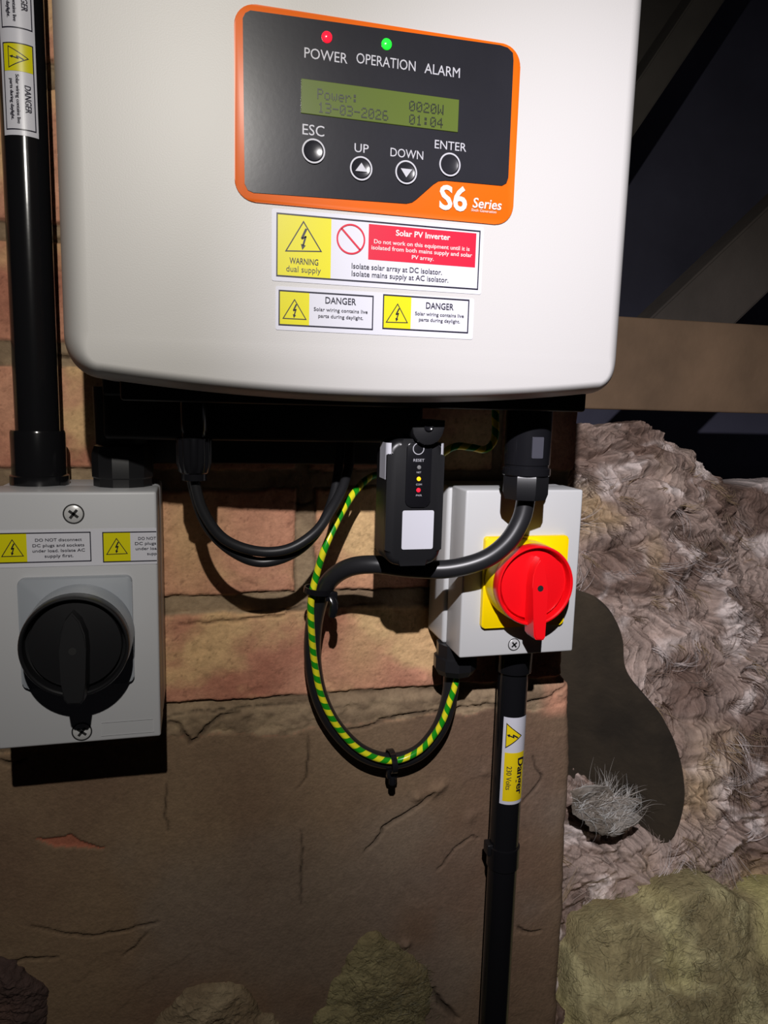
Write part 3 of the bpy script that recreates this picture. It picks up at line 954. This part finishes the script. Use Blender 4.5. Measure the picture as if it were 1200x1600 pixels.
s2 = sheet_part(FD, ((431, 449), (741, 465), (738, 529), (430, 517)), INV)
s2['label'] = 'white strip with two yellow danger symbols under the larger sticker'
for B, yx, tri, t1, t2, t3 in (
        (((435, 454), (584, 461), (582, 515), (435, 509)), 483, ((460, 467), (441, 498), (479, 500)), ((508, 475), (556, 476)), ((490, 487), (574, 489)), ((497, 497), (567, 499))),
        (((598, 461), (733, 467), (731, 520), (597, 515)), 642, ((621, 474), (602, 504), (637, 505)), ((665, 483), (708, 484)), ((648, 493), (724, 496)), ((654, 502), (718, 505)))):
    bq = quad(FD, *B)
    A.border('printed_border', bq, .0007, M_ink, s2, .0006)
    yw = F(yx, 485)[0]
    A.poly('yellow_field', [(bq[0][0] + .0006, bq[0][1] + .0006), (yw, bq[0][1] + .0006), (yw, bq[2][1] - .0006), (bq[0][0] + .0006, bq[2][1] - .0006)], M_syel, s2, .0004)
    A.hazard(F(*tri[0]), F(*tri[1]), F(*tri[2]), .12, M_ink, s2, .0006)
    ptext('DANGER', t1[0], t1[1], .0033, M_ink, .012, s2, .0006)
    ptext('Solar wiring contains live', t2[0], t2[1], .0018, M_ink, .008, s2, .0006)
    ptext('parts during daylight.', t3[0], t3[1], .0018, M_ink, .008, s2, .0006)

# glands under the inverter (parts of it)
GX = at(303, 700, .09)
g = lathe('cable_gland', [(.0088, 0), (.0088, .020), (.0082, .021), (.0082, .024), (.0108, .025), (.0110, .027), (.0108, .040), (.0090, .046), (.0078, .047), (.0078, .051), (.004, .052)],
          (GX.x, -.09, 0.0), (0, 0, -1), M_rub, INV, 72, 35, flute=(12, .0013, .0265, .0405))
g['label'] = 'small ribbed black gland holding the thin cables'
GA = at(823, 720, .10)
bm = bmesh.new()
lathe_bm(bm, [(.0155, 0), (.0155, .037), (.0150, .0375), (.0150, .039)], (GA.x, -.10, -.002), (0, 0, -1), 48)
g2 = bm_obj('cable_gland', bm, M_rub, INV, 35); g2['label'] = 'large black mains cable gland above the grey isolator'
lathe('gland_collar', [(.0155, 0), (.0163, .0006), (.0163, .005), (.0155, .0056)], (GA.x, -.10, -.041), (0, 0, -1), M_rub, g2, 48)
lathe('gland_nut', [(.0158, 0), (.0162, .001), (.0162, .012), (.0148, .016), (.0095, .0165)], (GA.x, -.10, -.0465), (0, 0, -1), M_black, g2, 8, 30)
prism('rating_label', rrect(GA.x - .004, GA.x + .004, -.034, -.020, .0006, 3), .1145, .1158, M_plate if False else mat('grey_rating_label', lin(70, 70, 78), .3), g2)

# ------------------------------------------------------------------ data logger stick
LG = thing('data_logger', 'black data logger stick with small lights hanging under the inverter', 'data logger')
LD = .118
lx0, lx1 = P2(603, 790, LD)[0], P2(692, 790, LD)[0]
lz1 = P2(645, 686, LD)[1]; lz0 = P2(645, 884, LD)[1]
lc = (lx0 + lx1) / 2
body = prism('logger_body', rrect(lx0, lx1, lz0, lz1, .0105, 8), LD - .026, LD, M_black, LG, .004, 4)
inx0, inx1 = P2(634, 740, LD)[0], P2(673, 740, LD)[0]
iz0 = P2(655, 792, LD)[1]
inn = prism('indicator_strip', rrect(inx0, inx1, iz0, lz1 - .002, .004, 6), LD - .001, LD + .0012, M_rub, LG, .0006)
zc1 = P2(664, 656, LD)[1]
cc_ = P2(665, 666, LD)
cap_pts = [(P2(640, 662, LD)[0], cc_[1] + .004)] + [(cc_[0] - (cc_[0] - P2(640, 662, LD)[0]) * math.cos(a), cc_[1] - .0115 * math.sin(a)) for a in [math.pi * k / 16 for k in range(17)]] + [(P2(691, 662, LD)[0], cc_[1] + .004)]
capo = prism('connector_collar', cap_pts, LD - .024, LD + .006, M_black, LG, .0008)
lathe('thumb_screw', [(.0030, 0), (.0030, .0015), (.0024, .002), (.0012, .0014), (.0001, .0014)], (cc_[0], -LD - .0055, cc_[1] + .000), (0, -1, 0), M_rub, LG, 24)
AL = flat(LD)
bx, bz = P2(653, 701, LD)
AL.loop('reset_ring', circ(bx, bz, .0037), circ(bx, bz, .0032), M_ptext, inn, .0014)
for s, px0, px1, py, capz in (('RESET', 645, 662, 721, .0017), ('NET', 650, 657, 739, .0010), ('COM', 649, 658, 758, .0011), ('PWR', 649, 658, 775, .0011)):
    ptext(s, (px0, py), (px1, py), capz, M_ptext, .0, inn, .0014, LD)
for px, py, m in ((654, 730, M_ledoff), (653.5, 748, M_ledy), (653, 765.5, M_ledr)):
    c_ = P2(px, py, LD)
    lathe('indicator_light', [(.0014, 0), (.0012, .0005), (.0001, .0008)], (c_[0], -LD - .0011, c_[1]), (0, -1, 0), m, inn, 16)
w_ = sheet_part(LD, ((628, 798), (677, 797), (677, 857), (628, 859)), LG, 'white_label', .0012)
w_['label'] = 'white square label on the front of the logger'
# white labels that wrap round both flanks
for xs_, sgn in ((lx0, -1), (lx1, 1)):
    zt, zb_ = P2(603, 692, LD)[1], P2(603, 750, LD)[1]
    bm = bmesh.new(); prof = []
    cxx = xs_ - sgn * .004
    for k in range(9):
        a = math.radians(-8 + 78 * k / 8)
        prof.append((cxx + sgn * .00425 * math.cos(a), -(LD - .004) - .00425 * math.sin(a)))
    prof.insert(0, (xs_ + sgn * .0002, -(LD - .018)))
    v1 = [bm.verts.new((x, y, zb_)) for x, y in prof]; v2 = [bm.verts.new((x, y, zt)) for x, y in prof]
    for k in range(len(prof) - 1): bm.faces.new((v1[k], v1[k + 1], v2[k + 1], v2[k]))
    bm_obj('side_label', bm, M_white, LG, 60)

# ------------------------------------------------------------------ rotary isolators
def screw(cx, cz, d, r, parent, rot=0.4):
    s = lathe('screw', [(r, 0), (r, .0006), (r * .92, .0009), (.0001, .0009)], (cx, -d + .0003, cz), (0, -1, 0), M_screw, parent, 28)
    bm = bmesh.new()
    for a in (rot, rot + math.pi / 2):
        u = Vector((math.cos(a), 0, math.sin(a))); v = Vector((-math.sin(a), 0, math.cos(a)))
        o = Vector((cx, -d - .0008, cz))
        vs = [bm.verts.new(o + u * r * .62 * i + v * r * .15 * j) for i, j in ((-1, -1), (1, -1), (1, 1), (-1, 1))]
        bm.faces.new(vs)
    bm_obj('cross_slot', bm, M_slot, s)
    A_ = flat(d); A_.loop('screw_recess', circ(cx, cz, r * 1.16, 28), circ(cx, cz, r, 28), M_slot, s, .0002)


def rotary(parent, cx, cz, d0, d1, R, m_dish, m_ring, handle_len, hw):
    """dished knob with a raised bar handle that overhangs the rim at the bottom"""
    if m_ring is not None:
        lathe('knob_collar', [(R * 1.02, 0), (R * 1.02, d1 - d0 - .012), (R * 1.0, d1 - d0 - .009)], (cx, -d0, cz), (0, -1, 0), m_ring, parent, 64)
    H = d1 - d0
    k = lathe('rotary_knob', [(R * .96, H - .012), (R, H - .010), (R, H - .0012), (R * .985, H - .0002), (R * .95, H), (R * .925, H - .0008), (R * .915, H - .008), (R * .86, H - .0086),
                              (R * .84, H - .0045), (R * .4, H - .0030), (.0001, H - .003)], (cx, -d0, cz), (0, -1, 0), m_dish, parent, 72, 35)
    top = R * .84
    pts = [(cx, cz + top * .86), (cx + hw * .55, cz + top * .66), (cx + hw * .92, cz + top * .35), (cx + hw, cz), (cx + hw * .9, cz - R * .6), (cx + hw * .78, cz - handle_len + .002),
           (cx + hw * .55, cz - handle_len), (cx - hw * .45, cz - handle_len + .0005), (cx - hw * .72, cz - handle_len + .003), (cx - hw * .9, cz - R * .6), (cx - hw, cz), (cx - hw * .92, cz + top * .35), (cx - hw * .55, cz + top * .66)]
    bm = bmesh.new()
    # bar rises towards the overhanging tip
    def dd(z): return d1 + .004 + .006 * max(0.0, min(1.0, (cz + top - z) / (top + handle_len)))
    a = [bm.verts.new((x, -(d1 - .0045), z)) for x, z in pts]; b = [bm.verts.new((cx + (x - cx) * .86, -dd(z), z)) for x, z in pts]
    bm.faces.new(a); ff = bm.faces.new(b); n = len(pts)
    for i in range(n): bm.faces.new((a[i], a[(i + 1) % n], b[(i + 1) % n], b[i]))
    bmesh.ops.bevel(bm, geom=[e for e in ff.edges], offset=.0008, segments=2, affect='EDGES')
    h = bm_obj('handle', bm, m_dish, k, 40)
    lathe('padlock_hole', [(.0022, 0), (.0022, .0002)], (cx, -dd(cz) - .0001, cz), (0, -1, 0), M_slot, h, 20)
    return k


def enclosure(T, x0, x1, z0, z1, d1, m, lip):
    """back box plus lid with a fine seam between them"""
    box('back_box', x0 - lip, x1 + lip * .3, .001, d1 * .56, z0 + .001, z1 - .0005, m, T, .003, 3)
    lid = box('lid', x0, x1, d1 * .555, d1, z0, z1, m, T, .0016, 3)
    box('seam_gasket', x0 + .001, x1 - .001, d1 * .53, d1 * .58, z0 + .002, z1 - .002, M_slot, T, 0)
    return lid


# DC isolator
DC = thing('dc_isolator', 'grey DC isolator box with a large black rotary knob, left of the cables', 'isolator switch')
dx0, dx1, dz0, dz1, dD = -.122, -.0240, -.2225, -.0595, .080
enclosure(DC, dx0, dx1, dz0, dz1, dD, M_dcgrey, .001)
for px, py in ((115, 803), (128, 1143)):
    c_ = P2(px, py, dD); screw(c_[0], c_[1], dD, .0054, DC, .9)
AD = flat(dD)
q0 = quad(dD, (0, 829), (246, 825), (247, 882), (0, 886))
st = prism('warning_sticker', [(dx0 + .001, q0[0][1]), (dx1 - .0003, q0[0][1]), (dx1 - .0003, q0[2][1]), (dx0 + .001, q0[2][1])], dD - .0002, dD + .0003, M_white, DC)
st['label'] = 'white strip printed with DO NOT disconnect and yellow symbols'


def clip_border(B, cl, cr, parent, w=.0006):
    bq = quad(dD, *B); xl, zb_, xr, zt = bq[0][0], bq[0][1], bq[1][0], bq[2][1]
    xl2, xr2 = max(xl, cl), min(xr, cr)
    rects = [(xl2, zb_, xr2, zb_ + w), (xl2, zt - w, xr2, zt)]
    if xl >= cl: rects.append((xl, zb_, xl + w, zt))
    if xr <= cr: rects.append((xr - w, zb_, xr, zt))
    vs, fs = [], []
    for a, b, c, d in rects:
        o = len(vs); vs += [(a, b), (c, b), (c, d), (a, d)]; fs.append((o, o + 1, o + 2, o + 3))
    AD.mesh('printed_border', vs, fs, M_ink, parent, .0006)
    return xl2, zb_, xr2, zt


def dct(s, x0, x1, y, cap=.0018):
    ptext(s, (x0, y), (x1, y - .3), cap, M_ink, .006, st, .0006, dD)


b = clip_border(((-48, 833), (142, 831), (143, 878), (-48, 880)), dx0 + .0012, dx1 - .0004, st)
AD.poly('yellow_field', [(b[0], b[1] + .0006), (P2(42, 855, dD)[0], b[1] + .0006), (P2(42, 855, dD)[0], b[3] - .0006), (b[0], b[3] - .0006)], M_syel, st, .0004)
AD.hazard(P2(19, 842, dD), P2(2, 870, dD), P2(38, 869, dD), .12, M_ink, st, .0006)
dct('DO NOT disconnect', 55, 128, 845.5); dct('DC plugs and sockets', 51, 132, 854); dct('under load. Isolate AC', 51, 133, 862.2); dct('supply first.', 70, 115, 870.5)
b = clip_border(((160, 831), (350, 828), (350, 875), (161, 877)), dx0 + .0012, dx1 - .0004, st)
AD.poly('yellow_field', [(b[0] + .0006, b[1] + .0006), (P2(204, 855, dD)[0], b[1] + .0006), (P2(204, 855, dD)[0], b[3] - .0006), (b[0] + .0006, b[3] - .0006)], M_syel, st, .0004)
AD.hazard(P2(182, 840, dD), P2(166, 866.5, dD), P2(200, 865, dD), .12, M_ink, st, .0006)
dct('DO NOT', 216, 244, 843.2); dct('DC plugs', 211, 244, 851); dct('under loa', 212, 245, 859); dct('supp', 230, 245, 866.8)

q1 = quad(dD, (28, 903), (206, 897), (211, 1062), (37, 1075))
prism('switch_plate', rrect(q1[0][0], q1[1][0], q1[0][1], q1[2][1], .004, 5), dD - .0005, dD + .004, M_plate, DC, .001)
kc = P2(116, 1012, .112); kr = (P2(204, 1012, .112)[0] - P2(28, 1012, .112)[0]) / 2
rotary(DC, kc[0], kc[1], dD + .003, .112, kr, M_black, M_plate, kr + .0005, .0085)
# faint moulded rectangle low on the lid
c_ = quad(dD, (158, 1127), (240, 1124), (241, 1144), (158, 1149))
AD.border('moulded_panel', c_, .00035, M_dcgrey, DC, .0005)

# AC isolator
AC = thing('ac_isolator', 'light grey AC isolator box with a red rotary knob on a yellow plate', 'isolator switch')
ax0, ax1, az0, az1, aD = .1870, .2795, -.1855, -.0605, .070
enclosure(AC, ax0, ax1, az0, az1, aD, M_grey, .003)
q2 = quad(aD, (757, 835), (885, 838), (876, 976), (748, 977))
prism('switch_plate', rrect(q2[0][0], q2[1][0], q2[0][1], q2[2][1], .0025, 5), aD - .0005, aD + .004, M_yellow, AC, .0008)
kc = P2(838, 916, .097); kr = (P2(897, 916, .097)[0] - P2(779, 916, .097)[0]) / 2
rotary(AC, kc[0], kc[1], aD + .003, .097, kr, M_red, M_yellow, kr + .0075, .0066)
c_ = P2(803, 1007, aD); screw(c_[0], c_[1], aD, .0042, AC, .7)

# ------------------------------------------------------------------ conduits
def cyl_map(cx, d, r, a0, v0):
    """u runs down the pipe, v runs round it to the right (print turned a quarter clockwise)"""
    return Art(lambda u, v, h: (cx + (r + h) * math.sin(a0 + v / r), -d - (r + h) * math.cos(a0 + v / r), v0 - u))


def adaptor(name, cx, d, z0, z1, r, parent):
    """conduit adaptor: hexagon-ended sleeve that seats on a box"""
    s = 1 if z1 > z0 else -1; H = abs(z1 - z0)
    return lathe(name, [(r * 1.08, 0), (r * 1.08, H * .18), (r, H * .2), (r, H * .96), (r * .97, H)], (cx, -d, z0), (0, 0, s), M_conduit, parent, 48)


PL = thing('conduit', 'black plastic conduit with danger sticker running down into the DC isolator', 'conduit')
pd = .034; pr_ = .0135
pc = at(55, 650, pd).x + .0; ptop = at(38, 100, pd).x
pcx = (pc + ptop) / 2
lathe('pipe', [(pr_, 0), (pr_, .62)], (pcx, -pd, -.045), (0, 0, 1), M_conduit, PL, 56)
adaptor('adaptor', pcx, pd, dz1 - .0008, at(55, 672, pd).z, .0168, PL)
PA = cyl_map(pcx, pd, pr_, .02, at(30, 222, pd - .0).z)
# cylinder sticker: local u measured upward negative; sticker bottom edge at u=0
stl = PA.grid('danger_sticker', -.15, 0, -.0105, .0100, M_white, PL, .0003, 1, 1)
bpy.data.objects.remove(stl)
def cgrid(Art_, name, u0, u1, v0, v1, m, parent, h, nv=24):
    vs, fs = [], []
    for j in range(nv + 1):
        for i in (u0, u1): vs.append((i, v0 + (v1 - v0) * j / nv))
    for j in range(nv): fs.append((2 * j, 2 * j + 1, 2 * j + 3, 2 * j + 2))
    return Art_.mesh(name, vs, fs, m, parent, h)


stl = cgrid(PA, 'danger_sticker', -.16, 0, -.0105, .0100, M_white, PL, .0003)
for base in (0, -.0565):
    B = lambda u: base + u
    u0, u1 = B(-.0515), B(-.003)
    v0, v1 = -.0085, .0085
    for a_, b_, c_, d_ in ((u0, u0 + .0006, v0, v1), (u1 - .0006, u1, v0, v1), (u0, u1, v0, v0 + .0006), (u0, u1, v1 - .0006, v1)):
        cgrid(PA, 'printed_border', a_, b_, c_, d_, M_ink, stl, .0006)
    cgrid(PA, 'yellow_field', u0 + .0006, u0 + .0156, v0 + .0006, v1 - .0006, M_syel, stl, .0005)
    PA.hazard((u0 + .0080, .0060), (u0 + .0018, -.0052), (u0 + .0142, -.0052), .12, M_ink, stl, .0007)
    PA.text('lettering', 'DANGER', u0 + .0230, u0 + .0385, .0030, .0032, M_ink, stl, .0007, .012, .1)
    PA.text('lettering', 'Solar wiring contains live', u0 + .0175, u0 + .0450, -.0015, .0018, M_ink, stl, .0007, .015)
    PA.text('lettering', 'parts during daylight.', u0 + .0200, u0 + .0430, -.0048, .0018, M_ink, stl, .0007, .015)

# second, short and fat conduit between inverter and DC isolator
FC = thing('conduit', 'short fat black conduit between the inverter and the DC isolator top', 'conduit')
fx = at(193, 728, .040).x
lathe('pipe', [(.0150, 0), (.0165, .02), (.0172, .055)], (fx - .001, -.038, -.050), (0, 0, 1), M_black_matt, FC, 40)
lathe('adaptor', [(.0190, 0), (.0190, .006), (.0198, .007), (.0198, .022), (.0180, .027), (.016, .028)], (fx, -.042, dz1 - .0008), (0, 0, 1), M_black, FC, 12, 25)

# right conduit below the AC isolator
PR = thing('conduit', 'black plastic conduit with a 230 volt sticker below the AC isolator', 'conduit')
rd_ = .034; rr_ = .0122
rxa = at(801, 1080, rd_).x; rxb = at(771, 1590, rd_).x
rcx = (rxa + rxb) / 2 
lathe('pipe', [(rr_, 0), (rr_, .62)], (rcx, -rd_, az0 - .012), (0, 0, -1), M_conduit, PR, 56)
adaptor('adaptor', rcx, rd_, az0 + .0015, az0 - .026, .0150, PR)
zcp = at(782, 1318, rd_).z
lathe('coupler', [(rr_, 0), (rr_ + .0013, .0006), (rr_ + .0013, .019), (rr_, .0196)], (rcx, -rd_, zcp), (0, 0, -1), M_conduit, PR, 48)
box('pipe_clip', rcx - rr_ - .0035, rcx - rr_ + .003, rd_ - .006, rd_ + .004, zcp - .008, zcp + .002, M_black, PR, .001)
SB = at(795, 1112, rd_ - 0).z
PB = cyl_map(rcx, rd_, rr_, -.88, SB)
vw = 1.9 * rr_
LB = SB - at(790, 1245, rd_).z
stb = cgrid(PB, 'danger_sticker', 0, LB, 0, vw, M_white, PR, .0003)
cgrid(PB, 'yellow_field', LB * .40, LB * .96, .0024, vw - .0025, M_amber, stb, .0005)
tv = [(LB * (.205 - .145 * (1 - k / 10)), .0026 + .0129 * k / 10) for k in range(11)] + [(LB * (.205 + .145 * (1 - k / 10)), .0026 + .0129 * k / 10) for k in range(11)]
PB.mesh('triangle_field', tv, [(k, k + 1, 12 + k, 11 + k) for k in range(10)], M_amber, stb, .0006)
PB.hazard((LB * .205, .0155), (LB * .06, .0026), (LB * .35, .0026), .12, M_ink, stb, .0008)
PB.text('lettering', 'Danger', LB * .46, LB * .88, .0130, .0056, M_ink, stb, .0012, .02)
PB.text('lettering', '230 Volts', LB * .55, LB * .82, .0046, .0038, M_ink2, stb, .0011, .0)

# ------------------------------------------------------------------ cables
def cable(name, pts, r, m, label, cat='cable', n=10, seg=18):
    o = tube(name, spline([at(*q) for q in pts], n), r, m, None, seg)
    return tag(o, label, cat)


cable('mains_cable', [(823, 745, .100), (822, 775, .100), (814, 812, .101), (792, 848, .101), (755, 875, .098), (700, 889, .092), (640, 888, .084), (585, 882, .076), (545, 887, .066), (516, 906, .055), (500, 935, .045),
                      (490, 980, .036), (489, 1035, .029), (500, 1090, .025), (525, 1138, .022), (565, 1176, .021), (612, 1189, .021), (655, 1175, .023), (687, 1137, .027), (702, 1090, .031), (706, 1050, .034), (708, 1010, .036)],
      .00645, M_cable, 'thick black mains cable looping from the large gland to the AC isolator', n=12, seg=24)
for q_ in (((303, 720, .090), (304, 752, .090), (318, 800, .089), (350, 842, .088), (400, 861, .087), (450, 858, .086), (492, 832, .082), (516, 798, .074), (534, 765, .062), (545, 728, .048), (549, 680, .040)),
           ((300, 720, .086), (302, 760, .084), (320, 815, .082), (350, 852, .081), (392, 876, .080), (430, 876, .080), (470, 857, .076), (500, 824, .068), (518, 785, .056), (528, 740, .044), (532, 680, .038))):
    cable('dc_cable', q_, .0034, M_cable, None)
dcs = [o for o in bpy.data.objects if o.name.startswith('dc_cable')]
tag(dcs[0], 'upper of two thin black cables sagging below the small gland', 'cable', 'thin black cables under the inverter')
tag(dcs[1], 'lower of two thin black cables sagging below the small gland', 'cable', 'thin black cables under the inverter')
cable('earth_wire', [(774, 640, .070), (773, 685, .070), (758, 702, .070), (735, 699, .070), (705, 700, .066), (655, 735, .050), (612, 740, .030), (580, 745, .028), (555, 768, .040), (531, 806, .052), (508, 855, .060), (494, 900, .055), (486, 940, .052),
                     (487, 990, .045), (492, 1040, .038), (503, 1090, .034), (528, 1137, .031), (565, 1174, .030), (612, 1189, .030), (655, 1173, .032), (686, 1137, .036), (703, 1095, .039), (713, 1060, .040), (715, 1020, .040)],
      .0026, M_earth, 'green and yellow striped earth wire tied along the thick black cable', 'wire', n=10, seg=14)
# black gland where both enter the AC isolator from below
gl = lathe('cable_gland', [(.0150, 0), (.0150, .010), (.0170, .011), (.0170, .020), (.0140, .025), (.0080, .026)], (at(708, 1040, .036).x + .001, -.037, az0 + .0015), (0, 0, -1), M_black, AC, 10, 25)
gl['label'] = 'black cable gland under the left end of the box'


def zip_tie(c, axis, rx, rz, head, tail, label):
    """strap ring round the bundle, with locking head and cut tail"""
    T = thing('zip_tie', label, 'zip tie', 'zip ties on the cable loop')
    axis = Vector(axis).normalized(); e1 = axis.cross(Vector((0, 1, 0))).normalized(); e2 = Vector((0, -1, 0))
    bm = bmesh.new(); rings = []
    for k in range(28):
        a = 2 * math.pi * k / 28; ring = []
        for w, t in ((-.0022, 0), (.0022, 0), (.0022, .0011), (-.0022, .0011)):
            ring.append(bm.verts.new(c + e1 * (rx + t) * math.cos(a) + e2 * (rz + t) * math.sin(a) + axis * w))
        rings.append(ring)
    for k in range(28):
        for j in range(4): bm.faces.new((rings[k][j], rings[k][(j + 1) % 4], rings[(k + 1) % 28][(j + 1) % 4], rings[(k + 1) % 28][j]))
    bm_obj('strap', bm, M_rub, T)
    bm = bmesh.new(); bm_box(bm, -.0045, .0045, -.003, .003, -.0035, .0035, .0010, 2)
    bm.transform(Matrix.Translation(head)); bm_obj('locking_head', bm, M_rub, T)
    tube('tail', [Vector(p) for p in tail], .0030, M_rub, T, 6)


c1 = at(497, 922, .052); h1 = at(517, 931, .056)
zip_tie(c1, at(493, 950, .05) - at(501, 900, .056), .0092, .0095, h1, [h1, at(522, 944, .060), at(521, 953, .060), at(519, 962, .058)], 'black zip tie with a bent tail at the upper left of the cable loop')
c2 = at(612, 1189, .026); h2 = at(612, 1208, .024)
zip_tie(c2, (1, 0, .05), .0080, .0110, h2, [h2, at(613, 1213, .025), at(613, 1219, .026), at(613, 1225, .026)], 'black zip tie with a stub tail at the bottom of the cable loop')
